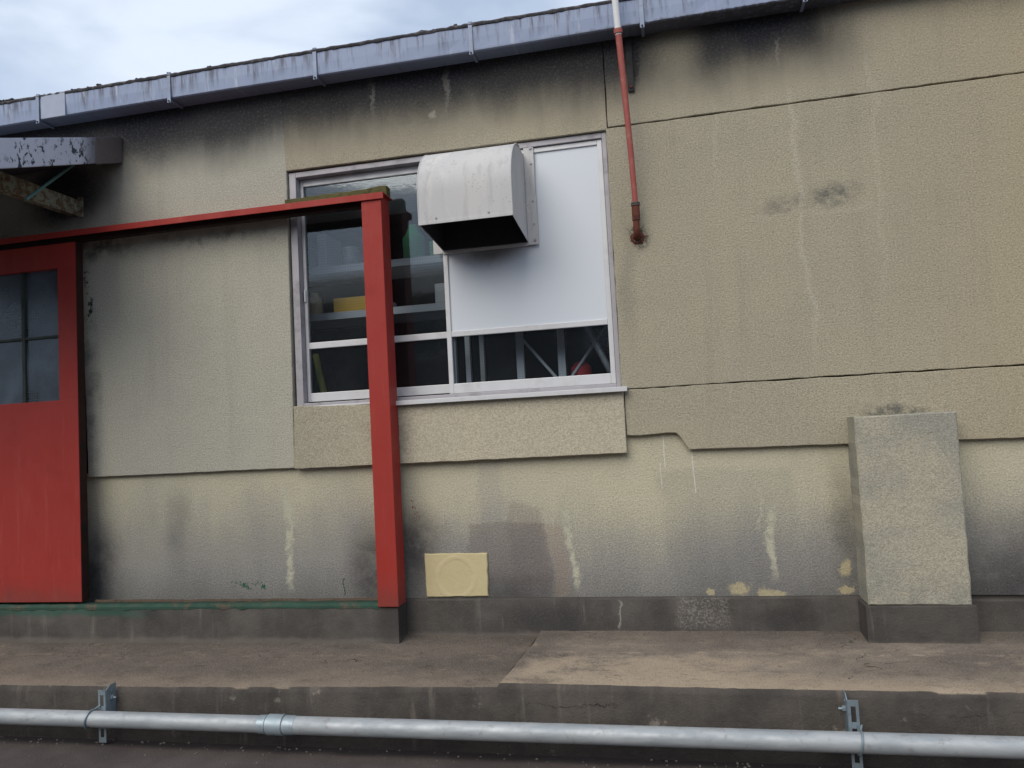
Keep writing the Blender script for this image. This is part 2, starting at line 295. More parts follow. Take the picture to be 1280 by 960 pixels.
M['alu'] = mat_simple('aluminium_frame', (0.53, 0.54, 0.56), 0.45, 0.1, 0.05, (0.30, 0.29, 0.29), 5, 0, 0.4, 0.3)
M['alu_dark'] = mat_simple('weathered_frame', (0.33, 0.32, 0.345), 0.5, 0.1, 0.12, (0.12, 0.115, 0.12), 7, 0, 0.3, 0.45)
M['galv'] = None
def mat_red():
    g = NB('red_gloss_paint', 0.5, 0, 0.22)
    c = g.mix(g.noise(1.0, 4, 0.6, v=g.sc(4, 4, 1.1)), (0.262, 0.027, 0.022), (0.315, 0.036, 0.028))
    c = g.mix(g.mul(g.sm(g.noise(1.0, 5, 0.7, v=g.sc(18, 18, 1.6)), 0.54, 0.70), 0.30), c, (0.36, 0.075, 0.06))
    c = g.mix(g.mul(g.sm(g.noise(3.0, 5, 0.7), 0.55, 0.72), 0.35), c, (0.19, 0.02, 0.018))
    foot = g.sm(g.add(g.Z, g.mul(g.add(g.noise(9, 4, 0.7), -0.5), 0.22)), -0.70, -0.90)
    c = g.mix(g.mul(foot, 0.45), c, (0.10, 0.05, 0.042))
    chip = g.mul(g.sm(g.noise(34, 5, 0.75), 0.665, 0.68), g.sm(g.noise(2.6, 3), 0.48, 0.58))
    c = g.mix(g.mul(chip, 0.8), c, (0.05, 0.028, 0.022))
    g.color(c); g.rough(g.sm(g.noise(6, 4), 0.3, 0.7, 0.42, 0.66)); g.bump(g.add(g.noise(1.0, 3, 0.5, v=g.sc(60, 60, 6)), g.mul(g.noise(5, 3), 1.5)), 0.0012, 0.6); return g.m
M['red'] = mat_red()
def mat_galv():
    g = NB('galvanised_steel', 0.6, 0.3, 0.3)
    n = g.noise(1.0, 4, 0.6, v=g.sc(6, 30, 30)); c = g.mix(g.sm(n, 0.3, 0.7), (0.275, 0.305, 0.33), (0.37, 0.395, 0.415))
    c = g.mix(g.sm(g.noise(22, 5, 0.75), 0.54, 0.72, 0, 0.6), c, (0.20, 0.195, 0.19))
    g.color(c); g.rough(g.sm(g.noise(20, 3), 0.3, 0.7, 0.48, 0.68)); return g.m
M['galv'] = mat_galv()
M['galv2'] = mat_simple('zinc_bracket', (0.24, 0.30, 0.34), 0.42, 0.55, 0.12, (0.13, 0.15, 0.17), 30, 0, 0.4, 0.5)
M['coupling'] = mat_simple('grey_coupling', (0.30, 0.36, 0.40), 0.45, 0.4, 0.08, (0.22, 0.26, 0.3), 20)
M['bandblack'] = mat_simple('black_iron_strip', (0.018, 0.017, 0.018), 0.8, 0, 0.3, (0.04, 0.03, 0.03), 20)
def mat_gutter():
    g = NB('painted_gutter_metal', 0.5, 0.0, 0.4)
    c = g.mix(g.noise(1.0, 4, 0.6, v=g.sc(2, 2, 6)), (0.215, 0.270, 0.405), (0.275, 0.33, 0.465))
    s1 = g.noise(1.0, 5, 0.75, v=g.sc(26, 1, 2.2)); zz = g.add(g.Z, g.mul(g.add(g.noise(1.0, 4, 0.7, v=g.sc(11, 1, 1)), -0.5), 0.22))
    c = g.mix(g.mul(g.sm(s1, 0.46, 0.64), g.sm(zz, 2.02, 2.14), 0.85), c, (0.065, 0.07, 0.095))
    c = g.mix(g.mul(g.sm(g.noise(1.0, 5, 0.75, v=g.sc(34, 1, 3)), 0.56, 0.68), g.sm(g.noise(2.3, 3), 0.42, 0.58), 0.75), c, (0.09, 0.085, 0.10))
    c = g.mix(g.mul(g.sm(g.noise(1.0, 5, 0.7, v=g.sc(20, 1, 3)), 0.58, 0.7), 0.45), c, (0.55, 0.58, 0.64))
    c = g.mix(g.mul(g.sm(g.add(g.Z, g.mul(g.add(g.noise(45, 4), -0.5), 0.03)), 2.045, 2.032), g.sm(g.X, -0.8, 0.3, 0.25, 0.9)), c, (0.06, 0.055, 0.06))
    g.color(c); g.rough(0.55); return g.m
M['gutter'] = mat_gutter()
M['lip'] = mat_simple('mossy_gutter_lip', (0.055, 0.053, 0.060), 0.85, 0, 0.4, (0.17, 0.16, 0.15), 24, 0.006, 0.2, 0.7)
M['strap'] = mat_simple('grey_strap', (0.22, 0.27, 0.37), 0.55, 0.1, 0.1, (0.15, 0.15, 0.18), 20)
def mat_verge():
    g = NB('peeling_white_flashing', 0.55, 0.1, 0.35)
    c = g.mix(g.noise(6, 3), (0.40, 0.43, 0.52), (0.50, 0.53, 0.62))
    n = g.noise(1.0, 5, 0.72, v=g.sc(10, 26, 17)); z = g.sm(g.noise(4, 3), 0.42, 0.58)
    c = g.mix(g.mul(g.sm(n, 0.54, 0.57), z), c, (0.03, 0.04, 0.055)); c = g.mix(g.sm(g.Y, -0.36, -0.22, 0, .75), c, (0.05, 0.05, 0.06))
    g.color(c); return g.m
M['verge'] = mat_verge()
M['cap'] = mat_simple('brown_flashing_end', (0.10, 0.088, 0.085), 0.7, 0, 0.2, (0.05, 0.05, 0.055), 12)
M['soffit'] = mat_simple('dark_soffit_board', (0.035, 0.034, 0.042), 0.9, 0, 0.3)  # even dark tone for the canopy underside boards
def mat_rafter():
    g = NB('rusty_green_steel', 0.8, 0, 0.2); n = g.noise(22, 5, 0.75)
    c = g.mix(g.sm(n, 0.44, 0.56), (0.24, 0.26, 0.20), (0.14, 0.095, 0.06)); c = g.mix(g.sm(g.noise(50, 3), 0.6, 0.7), c, (0.04, 0.03, 0.025)); g.color(c); g.bump(n, 0.004, .8); return g.m
M['rafter'] = mat_rafter()
M['teal'] = mat_simple('teal_rod', (0.10, 0.22, 0.22), 0.5, 0, 0.2)
M['roof'] = mat_simple('slate_roof_sheet', (0.11, 0.115, 0.13), 0.8, 0, 0.2, (0.06, 0.06, 0.06), 8)
M['moss'] = mat_simple('mossy_wood', (0.095, 0.090, 0.040), 0.95, 0, 0.4, (0.035, 0.033, 0.02), 25, 0.006, 0.1, 0.8)
def mat_hood():
    g = NB('weathered_hood_metal', 0.7, 0.0, 0.2); g.warp(0.05, 5, 0.02)
    c = g.mix(g.noise(1.0, 4, 0.6, v=g.sc(5, 5, 1.5)), (0.42, 0.425, 0.44), (0.52, 0.51, 0.495))
    c = g.mix(g.mul(g.sm(g.noise(1.0, 5, 0.7, v=g.sc(16, 16, 1.8)), 0.49, 0.68), 0.40), c, (0.25, 0.25, 0.255))
    c = g.mix(g.mul(g.sm(g.noise(1.0, 5, 0.7, v=g.sc(9, 9, 2.0)), 0.55, 0.7), 0.5), c, (0.62, 0.60, 0.56))
    spk = g.mul(g.sm(g.vor(52), 0.17, 0.10), g.sm(g.noise(5, 3), 0.50, 0.62)); c = g.mix(g.mul(spk, .7), c, (0.16, 0.14, 0.12))
    g.color(c); g.rough(0.68); return g.m
M['hood'] = mat_hood()
M['hood_in'] = mat_simple('greasy_hood_lining', (0.035, 0.035, 0.042), 0.6, 0.2, 0.3)
def mat_blank():
    g = NB('white_blank_panel', 0.45, 0, 0.4); g.warp(0.05, 5, 0.02)
    c = g.mix(g.noise(1.0, 3, 0.5, v=g.sc(2, 1, 1.2)), (0.53, 0.575, 0.635), (0.58, 0.62, 0.67))
    d = g.mul(g.ell(-0.93, 0.985, 0.26, 0.115, 0.9), g.sm(g.noise(14, 4, 0.6), 0.1, 0.5), 0.85)
    c = g.mix(d, c, (0.12, 0.115, 0.115))
    g.color(c); return g.m
M['blank'] = mat_blank()
M['patch'] = None
def mat_patch():
    g = NB('yellow_filler_paint', 0.7, 0, 0.3)
    dx = g.add(g.X, 1.215); dz = g.add(g.Z, 0.775); r = g.f('SQRT', g.add(g.mul(dx, dx), g.mul(dz, dz)))
    ring = g.sm(g.f('ABSOLUTE', g.add(g.add(r, g.mul(g.add(g.noise(9, 3), -.5), .03)), -0.105)), 0.018, 0.004)
    c = g.mix(g.noise(8, 4), (0.44, 0.375, 0.215), (0.50, 0.43, 0.255)); c = g.mix(g.mul(ring, 0.12), c, (0.58, 0.50, 0.32)); g.color(c)
    g.bump(g.add(g.mul(ring, 0.22), g.mul(g.noise(40, 4), 0.35)), 0.008, 0.8); return g.m
M['patch'] = mat_patch()
M['core'] = mat_simple('dark_joint_mortar', (0.10, 0.088, 0.07), 0.95)
M['muntin'] = mat_simple('dark_green_muntin', (0.016, 0.026, 0.022), 0.6, 0, 0.3, (0.04, 0.04, 0.035), 20)

def mat_glass(name, tint, wire, refl=0.16, hz=1.0, dc=(0.15, 0.17, 0.19), gr=0.05, bs=0.08):
    m = bpy.data.materials.new(name); m.use_nodes = True; g = NB.__new__(NB); g.m = m; t = g.t = m.node_tree; t.nodes.clear()
    out = t.nodes.new('ShaderNodeOutputMaterial'); ge = t.nodes.new('ShaderNodeNewGeometry'); g.P = ge.outputs['Position']; g.Nn = ge.outputs['Normal']
    sp = t.nodes.new('ShaderNodeSeparateXYZ'); t.links.new(g.P, sp.inputs[0]); g.X, g.Y, g.Z = sp.outputs
    tr = t.nodes.new('ShaderNodeBsdfTransparent'); tr.inputs[0].default_value = tint + (1,)
    gl = t.nodes.new('ShaderNodeBsdfGlossy'); gl.inputs['Roughness'].default_value = gr; gl.inputs[0].default_value = (.80, .91, 1, 1)
    bp = t.nodes.new('ShaderNodeBump'); bp.inputs['Distance'].default_value = 0.002; bp.inputs['Strength'].default_value = bs
    t.links.new(g.noise(30, 2), bp.inputs['Height']); t.links.new(bp.outputs[0], gl.inputs['Normal'])
    fr = t.nodes.new('ShaderNodeFresnel'); fr.inputs[0].default_value = 1.5
    mx = t.nodes.new('ShaderNodeMixShader'); t.links.new(g.f('MULTIPLY', fr.outputs[0], refl/0.04, clamp=True), mx.inputs[0])
    t.links.new(tr.outputs[0], mx.inputs[1]); t.links.new(gl.outputs[0], mx.inputs[2])
    df = t.nodes.new('ShaderNodeBsdfDiffuse'); df.inputs[0].default_value = dc + (1,)
    def ln(a, pitch): return g.sm(g.f('ABSOLUTE', g.add(g.f('FRACT', g.mul(a, 1/pitch)), -0.5)), 0.16, 0.08)
    w = g.mx(g.mul(ln(g.Z, 0.0155), 1.0), g.mul(ln(g.X, 0.0155), 0.7))
    w = g.mul(w, wire, g.sm(g.noise(3.0, 3), 0.3, 0.65, 0.45, 1.0))
    dust = g.sm(g.noise(4.0, 5, 0.65), 0.35, 0.75, 0.0, 0.05*hz)
    m2 = t.nodes.new('ShaderNodeMixShader'); t.links.new(g.mx(w, dust), m2.inputs[0]); t.links.new(mx.outputs[0], m2.inputs[1]); t.links.new(df.outputs[0], m2.inputs[2])
    t.links.new(m2.outputs[0], out.inputs[0]); return m
M['glass'] = mat_glass('wired_glass', (0.82, 0.89, 0.94), 0.16, 0.085, 1.0)
M['doorglass'] = mat_glass('obscure_wired_glass', (0.35, 0.42, 0.50), 0.45, 0.10, 12, (0.17, 0.215, 0.275), 0.3, 0.05)
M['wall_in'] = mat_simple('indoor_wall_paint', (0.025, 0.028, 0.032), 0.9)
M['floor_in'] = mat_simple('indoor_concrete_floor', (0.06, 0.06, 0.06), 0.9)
M['steel_in'] = mat_simple('grey_shelf_steel', (0.70, 0.72, 0.74), 0.5, 0.0, 0.08)
M['yellow'] = mat_simple('orange_yellow_plastic', (0.85, 0.50, 0.06), 0.5)
M['cream'] = mat_simple('cream_cardboard', (0.80, 0.66, 0.40), 0.8)
M['white'] = mat_simple('white_plastic', (0.72, 0.72, 0.72), 0.5)
M['green'] = mat_simple('green_plastic', (0.03, 0.30, 0.12), 0.5)
M['olive'] = mat_simple('olive_yellow_pole', (0.70, 0.72, 0.15), 0.5)
M['redin'] = mat_simple('red_plastic', (0.60, 0.04, 0.05), 0.5)
M['black'] = mat_simple('black_rubber', (0.02, 0.02, 0.02), 0.7)

# ------------------------------------------------------------------ mesh helpers
def link(name, bm, mat, parent=None, smooth=False):
    bmesh.ops.recalc_face_normals(bm, faces=bm.faces[:])
    me = bpy.data.meshes.new(name); bm.to_mesh(me); bm.free()
    if smooth:
        for p in me.polygons: p.use_smooth = True
        if hasattr(me, 'set_sharp_from_angle'): me.set_sharp_from_angle(angle=R(40))
    o = bpy.data.objects.new(name, me); COL.objects.link(o)
    for m in (mat if isinstance(mat, (list, tuple)) else [mat]): me.materials.append(m)
    if parent:
        o.parent = parent; o.matrix_parent_inverse = Matrix.Translation(parent.location).inverted() if False else Matrix.Identity(4)
        o.location = -root_loc(parent)
    return o
def root_loc(p):
    l = Vector((0, 0, 0))
    while p: l = l + p.location; p = p.parent
    return l
def tag(o, label=None, cat=None, group=None, kind=None):
    if label: o['label'] = label
    if cat: o['category'] = cat
    if group: o['group'] = group
    if kind: o['kind'] = kind
    return o
def thing(name, label, cat, loc=(0, 0, 0), group=None):
    o = bpy.data.objects.new(name, None); COL.objects.link(o); o.location = loc; o.empty_display_size = 0.1
    return tag(o, label, cat, group)
def bx(bm, x0, x1, y0, y1, z0, z1, bev=0.0, mi=0):
    vs = [bm.verts.new((x, y, z)) for x in (x0, x1) for y in (y0, y1) for z in (z0, z1)]
    fs = [bm.faces.new([vs[i] for i in q]) for q in ((0, 1, 3, 2), (4, 6, 7, 5), (0, 4, 5, 1), (2, 3, 7, 6), (0, 2, 6, 4), (1, 5, 7, 3))]
    for f in fs: f.material_index = mi
    if bev:
        es = list({e for f in fs for e in f.edges}); bmesh.ops.bevel(bm, geom=es, offset=bev, segments=2, affect='EDGES', profile=0.6, material=-1)
    return vs
def box(name, x0, x1, y0, y1, z0, z1, mat, parent=None, bev=0.003):
    bm = bmesh.new(); bx(bm, x0, x1, y0, y1, z0, z1, bev); return link(name, bm, mat, parent)
def pane(x0, x1, z0, z1, y, mat, parent):
    me = bpy.data.meshes.new('glass_pane'); me.from_pydata([(x0, y, z0), (x1, y, z0), (x1, y, z1), (x0, y, z1)], [], [(0, 1, 2, 3)]); me.materials.append(mat)
    o = bpy.data.objects.new('glass_pane', me); COL.objects.link(o); o.parent = parent; o.location = -root_loc(parent); return o
def tube(bm, pts, r, seg=14, caps=True):
    pts = [Vector(p) for p in pts]; rings = []
    rs = r if isinstance(r, (list, tuple)) else [r]*len(pts)
    ref = None
    for i, p in enumerate(pts):
        d = (pts[min(i+1, len(pts)-1)] - pts[max(i-1, 0)]).normalized()
        if ref is None: ref = Vector((0, 0, 1)) if abs(d.z) < 0.9 else Vector((0, 1, 0))
        u = (ref - d*ref.dot(d)).normalized(); v = d.cross(u); ref = u
        rings.append([bm.verts.new(p + rs[i]*(u*math.cos(2*math.pi*k/seg) + v*math.sin(2*math.pi*k/seg))) for k in range(seg)])
    for a, b in zip(rings, rings[1:]):
        for k in range(seg): bm.faces.new((a[k], a[(k+1) % seg], b[(k+1) % seg], b[k]))
    if caps: bm.faces.new(rings[0]); bm.faces.new(rings[-1])
def panel(name, poly, y0, y1, mat, parent, jit=0.0012, chf=0.003, step=0.05):
    """cement panel: outline in (X, Z), front at y0, back at y1, slightly uneven edges with a small chamfer"""
    pts = []
    n = len(poly)
    for i in range(n):
        a, b = Vector(poly[i]), Vector(poly[(i+1) % n]); L = (b-a).length; k = max(1, int(L/step))
        nr = Vector((-(b-a).y, (b-a).x)).normalized()
        for j in range(k):
            q = a.lerp(b, j/k)
            if j: q = q + nr*rnd.uniform(-jit, jit)
            pts.append(q)
    area = sum(p.x*q.y - q.x*p.y for p, q in zip(pts, pts[1:] + pts[:1]))
    if area < 0: pts.reverse()
    ins = []
    for i, p in enumerate(pts):
        a, b = pts[i-1], pts[(i+1) % len(pts)]
        n1 = Vector((-(p-a).y, (p-a).x)).normalized(); n2 = Vector((-(b-p).y, (b-p).x)).normalized(); s = (n1+n2)
        s = s/max(s.length_squared/2, 0.3); ins.append(p + s*chf)
    bm = bmesh.new()
    f = [bm.verts.new((p.x, y0, p.y)) for p in ins]; m = [bm.verts.new((p.x, y0+chf, p.y)) for p in pts]; bk = [bm.verts.new((p.x, y1, p.y)) for p in pts]
    bm.faces.new(f); bm.faces.new(bk[::-1])
    for i in range(len(pts)):
        j = (i+1) % len(pts)
        bm.faces.new((m[i], m[j], f[j], f[i])); bm.faces.new((bk[i], bk[j], m[j], m[i]))
    return link(name, bm, mat, parent)

# ------------------------------------------------------------------ ground
bm = bmesh.new(); vs = [bm.verts.new(p) for p in ((-300, -300, -1.385), (300, -300, -1.385), (300, 300, -1.385), (-300, 300, -1.385))]; bm.faces.new(vs)
tag(link('road', bm, M['road']), 'dark worn asphalt ground in front of the kerb', None, None, 'structure')

def slab(name, x0, x1, zf, zb, mat, seed, lefted=None, yb=0.06):
    """walkway slab: top slopes from zb at the wall to zf(x) at the kerb edge; worn uneven front edge"""
    r = random.Random(seed); nx = int((x1-x0)/0.035); ny = 12; bm = bmesh.new(); g = []
    for i in range(nx+1):
        x = x0 + (x1-x0)*i/nx; row = []
        e = r.gauss(0, 0.0008)
        for j in range(ny+1):
            t = j/ny; y = yb + (-0.70-yb)*t
            xx = x
            if i == 0 and lefted: xx = x + lefted(t) + r.uniform(-0.006, 0.006)
            z = zb + (zf(x)-zb)*t + r.gauss(0, 0.0008) + 0.004*math.sin(x*2.1+t*4)*t
            if j == ny: y += e; z -= 0.009 + abs(r.gauss(0, 0.0012))
            if j == ny-1: y = -0.688; z -= 0.001
            row.append(bm.verts.new((xx, y, z)))
        row.append(bm.verts.new((row[-1].co.x, -0.704 + r.gauss(0, .0005), row[-1].co.z - 0.012)))
        row.append(bm.verts.new((row[-1].co.x, -0.703 + r.gauss(0, 0.0012), -1.26)))
        row.append(bm.verts.new((row[-1].co.x, -0.706 + r.gauss(0, 0.002), -1.45)))
        g.append(row)
    for a, b in zip(g, g[1:]):
        for j in range(len(a)-1): bm.faces.new((a[j], b[j], b[j+1], a[j+1]))
    for row in (g[0], g[-1]):
        bot = bm.verts.new((row[0].co.x, row[0].co.y, -1.45)); bm.faces.new(row + [bot])
    return link(name, bm, mat, None, True)
s1 = slab('walkway', -9, -0.76, lambda x: -1.115 + max(-0.05, (x+0.76)*0.0125), -1.069, M['walk'], 3)
tag(s1, 'brown worn concrete walkway with a dark kerb face along the wall', None, None, 'structure')
s2 = slab('walkway_overlay', -0.80, 7, lambda x: -1.098, -1.044, M['walk2'], 5, lambda t: 0.055*(1-t) - 0.03*t)
tag(s2, 'slightly raised newer concrete overlay forming the right half of the walkway', None, None, 'structure')

# ------------------------------------------------------------------ building
B = thing('workshop_building', 'stained beige roughcast workshop building with aluminium window, dark plinth and eave', 'building', (0, 0.06, -1.06))
wx0, wx1, wz0, wz1 = -2.106, -0.272, 0.192, 1.55
# dark core behind the cement panels, with the window and door openings left free
bm = bmesh.new(); dx0, dx1, dz1 = -4.75, -3.52, 1.26
for a in ((-9, dx0, -1.3, 2.12), (dx0, dx1, dz1, 2.12), (dx1, wx0-0.03, -1.3, 2.12), (wx0-0.03, wx1+0.03, -1.3, wz0-0.03), (wx0-0.03, wx1+0.03, wz1+0.03, 2.12), (wx1+0.03, 7, -1.3, 2.12)):
    bx(bm, a[0], a[1], 0.052, 0.16, a[2], a[3])
link('wall_core', bm, M['core'], B)
PW = 0.056
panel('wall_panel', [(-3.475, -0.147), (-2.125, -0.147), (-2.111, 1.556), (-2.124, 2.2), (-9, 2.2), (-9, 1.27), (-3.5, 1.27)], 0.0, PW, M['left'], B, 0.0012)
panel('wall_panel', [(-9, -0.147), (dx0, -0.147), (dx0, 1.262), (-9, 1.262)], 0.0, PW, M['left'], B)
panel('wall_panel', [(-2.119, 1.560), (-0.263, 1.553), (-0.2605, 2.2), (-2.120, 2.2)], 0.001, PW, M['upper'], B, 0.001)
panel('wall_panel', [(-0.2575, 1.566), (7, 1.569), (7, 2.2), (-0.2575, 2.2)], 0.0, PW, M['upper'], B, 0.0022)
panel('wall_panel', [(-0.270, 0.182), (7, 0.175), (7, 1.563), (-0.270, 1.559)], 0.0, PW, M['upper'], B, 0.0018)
low = [(-0.2585, 0.1765), (-0.2585, -0.058), (-0.2, -0.062), (-0.12, -0.059), (-0.05, -0.055), (-0.011, -0.058), (0.012, -0.082), (0.03, -0.115), (0.05, -0.146), (0.43, -0.149), (0.9, -0.155), (1.57, -0.160), (7, -0.175), (7, 0.169)]
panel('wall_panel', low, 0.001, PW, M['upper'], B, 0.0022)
panel('window_apron', [(-2.119, -0.152), (-0.263, -0.147), (-0.262, 0.172), (-1.5, 0.178), (-2.113, 0.20)], -0.014, PW, M['apron'], B, 0.0016)
panel('lower_wall', [(-9, -0.905), (-9, -0.125), (-0.3, -0.125), (-0.3, -0.03), (0.0, -0.03), (0.1, -0.125), (7, -0.13), (7, -0.93), (0.9, -0.887)], 0.034, 0.0565, M['lower'], B, 0.0)
def plinth(name, x0, x1, y0, z0, z1, parent, zr=None, seed=1):
    r = random.Random(seed); bm = bmesh.new(); n = int((x1-x0)/0.06); g = []
    for i in range(n+1):
        x = x0 + (x1-x0)*i/n; zt = z1 + ((zr if zr is not None else z1)-z1)*i/n
        g.append([bm.verts.new(p) for p in ((x, 0.055, zt), (x, y0+0.007, zt + r.gauss(0, .0008)), (x, y0 + r.gauss(0, .001), zt-0.008), (x, y0-0.004, z0+0.05), (x, y0-0.009, z0), (x, 0.055, z0))])
    for a, b in zip(g, g[1:]):
        for j in range(6): bm.faces.new((a[j], b[j], b[(j+1) % 6], a[(j+1) % 6]))
    bm.faces.new(g[0]); bm.faces.new(g[-1]); return link(name, bm, M['plinth'], parent, True)
plinth('plinth', -1.52, 0.86, 0.004, -1.16, -0.883, B, -0.885)
plinth('plinth', 1.2, 7, 0.004, -1.16, -0.902, B, -0.93, 2)
plinth('plinth', -9, -1.497, -0.125, -1.16, -0.893, B, -0.893, 3)
pil = panel('pilaster', [(0.806, -0.89), (1.240, -0.895), (1.245, -0.021), (0.806, -0.022)], -0.15, 0.0555, M['pilaster'], B, 0.0022, 0.006, 0.04)
bm = bmesh.new(); bx(bm, 0.79, 1.256, -0.158, 0.0545, -1.16, -0.893, 0.006); link('pilaster_plinth', bm, M['plinth'], B)
pt = panel('filler_patch', [(-1.386, -0.876), (-1.043, -0.874), (-1.038, -0.647), (-1.389, -0.644)], 0.022, 0.045, M['patch'], B, 0.0025, 0.004, 0.03)
pt['label'] = 'square yellow painted filler patch with round ring'
# roof, sloping up from the gutter
bm = bmesh.new(); n = 220; g = []
for i in range(n+1):
    x = -9 + 16*i/n; dz = 0.010*math.cos(i*math.pi)
    g.append([bm.verts.new((x, y, 2.150 + dz + (y+0.06)*0.22)) for y in (-0.06, 6)] + [bm.verts.new((x, y, 2.130 + dz + (y+0.06)*0.22)) for y in (6, -0.06)])
for a, b in zip(g, g[1:]):
    for j in range(4): bm.faces.new((a[j], b[j], b[(j+1) % 4], a[(j+1) % 4]))
link('roof', bm, M['roof'], B)
# ---- window
Wn = bpy.data.objects.new('window', None); COL.objects.link(Wn); Wn.parent = B; Wn.location = Vector((-1.19, 0.05, 0.2)) - B.location
bm = bmesh.new()
t = 0.042; y0, y1 = 0.018, 0.12
bx(bm, wx0, wx0+t, y0, y1, wz0, wz1, 0.003); bx(bm, wx1-0.024, wx1, y0, y1, wz0, wz1, 0.003)
bx(bm, wx0+t, wx1-0.024, y0, y1, wz1-0.03, wz1, 0.003); bx(bm, wx0+t, wx1-0.024, y0+0.001, y1, wz0, wz0+0.022, 0.003)
link('frame', bm, M['alu_dark'], Wn)
def sash(x0, x1, z0, z1, yf, fw_, fb, ft, name='sash'):
    bm = bmesh.new(); d = 0.032
    bx(bm, x0, x0+fw_, yf, yf+d, z0, z1, 0.003); bx(bm, x1-fw_, x1, yf, yf+d, z0, z1, 0.003)
    bx(bm, x0+fw_, x1-fw_, yf+0.001, yf+d, z0, z0+fb, 0.003); bx(bm, x0+fw_, x1-fw_, yf+0.001, yf+d, z1-ft, z1, 0.003)
    return link(name, bm, M['alu'], Wn)
sash(-2.062, -1.168, 0.222, 1.518, 0.066, 0.018, 0.05, 0.04)
sash(-1.205, -0.298, 0.215, 1.518, 0.030, 0.026, 0.055, 0.026)
bm = bmesh.new(); bx(bm, -2.044, -1.206, 0.067, 0.094, 0.527, 0.563, 0.003); link('glazing_bar', bm, M['alu'], Wn)
bm = bmesh.new(); bx(bm, -1.179, -0.324, 0.031, 0.058, 0.527, 0.557, 0.003); link('glazing_bar', bm, M['alu'], Wn)
for a in ((-2.044, -1.19, 0.272, 0.527, 0.080), (-2.044, -1.19, 0.563, 1.478, 0.080), (-1.179, -0.324, 0.270, 0.527, 0.046)):
    pane(a[0], a[1], a[2], a[3], a[4], M['glass'], Wn)
box('blank_panel', -1.179, -0.324, 0.040, 0.056, 0.557, 1.492, M['blank'], Wn, 0.001)['label'] = 'opaque white panel in place of glass'
bm = bmesh.new(); bx(bm, -1.50, -0.240, -0.045, 0.017, 0.181, 0.190, 0.002); bx(bm, -1.50, -0.240, -0.048, -0.041, 0.168, 0.192, 0.002); bx(bm, -2.105, -1.50, -0.008, 0.017, 0.186, 0.196, 0.002)
link('sill', bm, M['alu'], Wn)
bm = bmesh.new(); bx(bm, -2.056, -2.046, 0.052, 0.066, 0.80, 0.87, 0.003); link('catch', bm, M['alu'], Wn)

# ------------------------------------------------------------------ gutter with straps
GU = thing('rain_gutter', 'long bluish grey box gutter with dark streaks and straps along the eave', 'gutter', (-1, -0.06, 2.03))
bm = bmesh.new(); n = 160; g = []; r = random.Random(4)
for i in range(n+1):
    x = -9 + 16*i/n; e = r.gauss(0, 0.0012); w = 0.004*math.sin(x*1.7)
    prof = [(-0.002, 2.032), (-0.112, 2.030+w), (-0.120, 2.036+w), (-0.126+e, 2.10), (-0.128+e, 2.162+w), (-0.120, 2.162+w), (-0.114, 2.044), (-0.002, 2.046)]
    g.append([bm.verts.new((x, y, z)) for y, z in prof])
for a, b in zip(g, g[1:]):
    for j in range(8): bm.faces.new((a[j], b[j], b[(j+1) % 8], a[(j+1) % 8]))
link('trough', bm, M['gutter'], GU)
bm = bmesh.new(); pts = []; rs = []
for i in range(641): pts.append((-9 + 16*i/640, -0.124, 2.169 + r.gauss(0, .0012))); rs.append(0.0105 + abs(r.gauss(0, 0.0016)))
tube(bm, pts, rs, 8); link('rim', bm, M['lip'], GU, True)
for x in (-4.565, -3.665, -2.765, -1.845, -0.945, -0.045, 0.74, 1.64):
    bm = bmesh.new()
    bx(bm, x-0.011, x+0.011, -0.1345, -0.1295, 2.004, 2.178, 0.001); bx(bm, x-0.011, x+0.011, -0.1345, -0.104, 2.178, 2.186, 0.002)
    bx(bm, x-0.008, x+0.008, -0.128, -0.01, 2.018, 2.0225)
    s_ = link('strap', bm, M['strap'], GU)
    bm = bmesh.new(); tube(bm, [(x, -0.140, 2.013), (x, -0.1335, 2.013)], 0.005, 8); link('bolt', bm, M['bandblack'], s_)
bm = bmesh.new(); bx(bm, -3.64, -3.47, -0.1345, -0.119, 2.026, 2.176, 0.004); link('joint_sleeve', bm, mat_simple('sleeve_grey', (0.29, 0.33, 0.42), 0.6, 0.1, 0.08), GU)
# leaf litter poking over the gutter rim
r = random.Random(9); bm = bmesh.new()
for i in range(36):
    x = r.uniform(-6, 0.5) if i % 2 else r.choice((-3.9, -3.3, -3.05, -2.5)) + r.gauss(0, 0.05); s = r.uniform(0.004, 0.013)
    m = Matrix.Translation((x, -0.122 + r.uniform(-.004, .012), 2.180 + s*0.3)) @ Matrix.Rotation(r.uniform(0, 6), 4, 'Z') @ Matrix.Diagonal((s*1.6, s, s*0.7, 1))
    bmesh.ops.create_icosphere(bm, subdivisions=1, radius=1, matrix=m)
tag(link('leaf_litter', bm, M['lip']), 'dark leaf litter and dirt lying along the gutter rim', None, None, 'stuff')

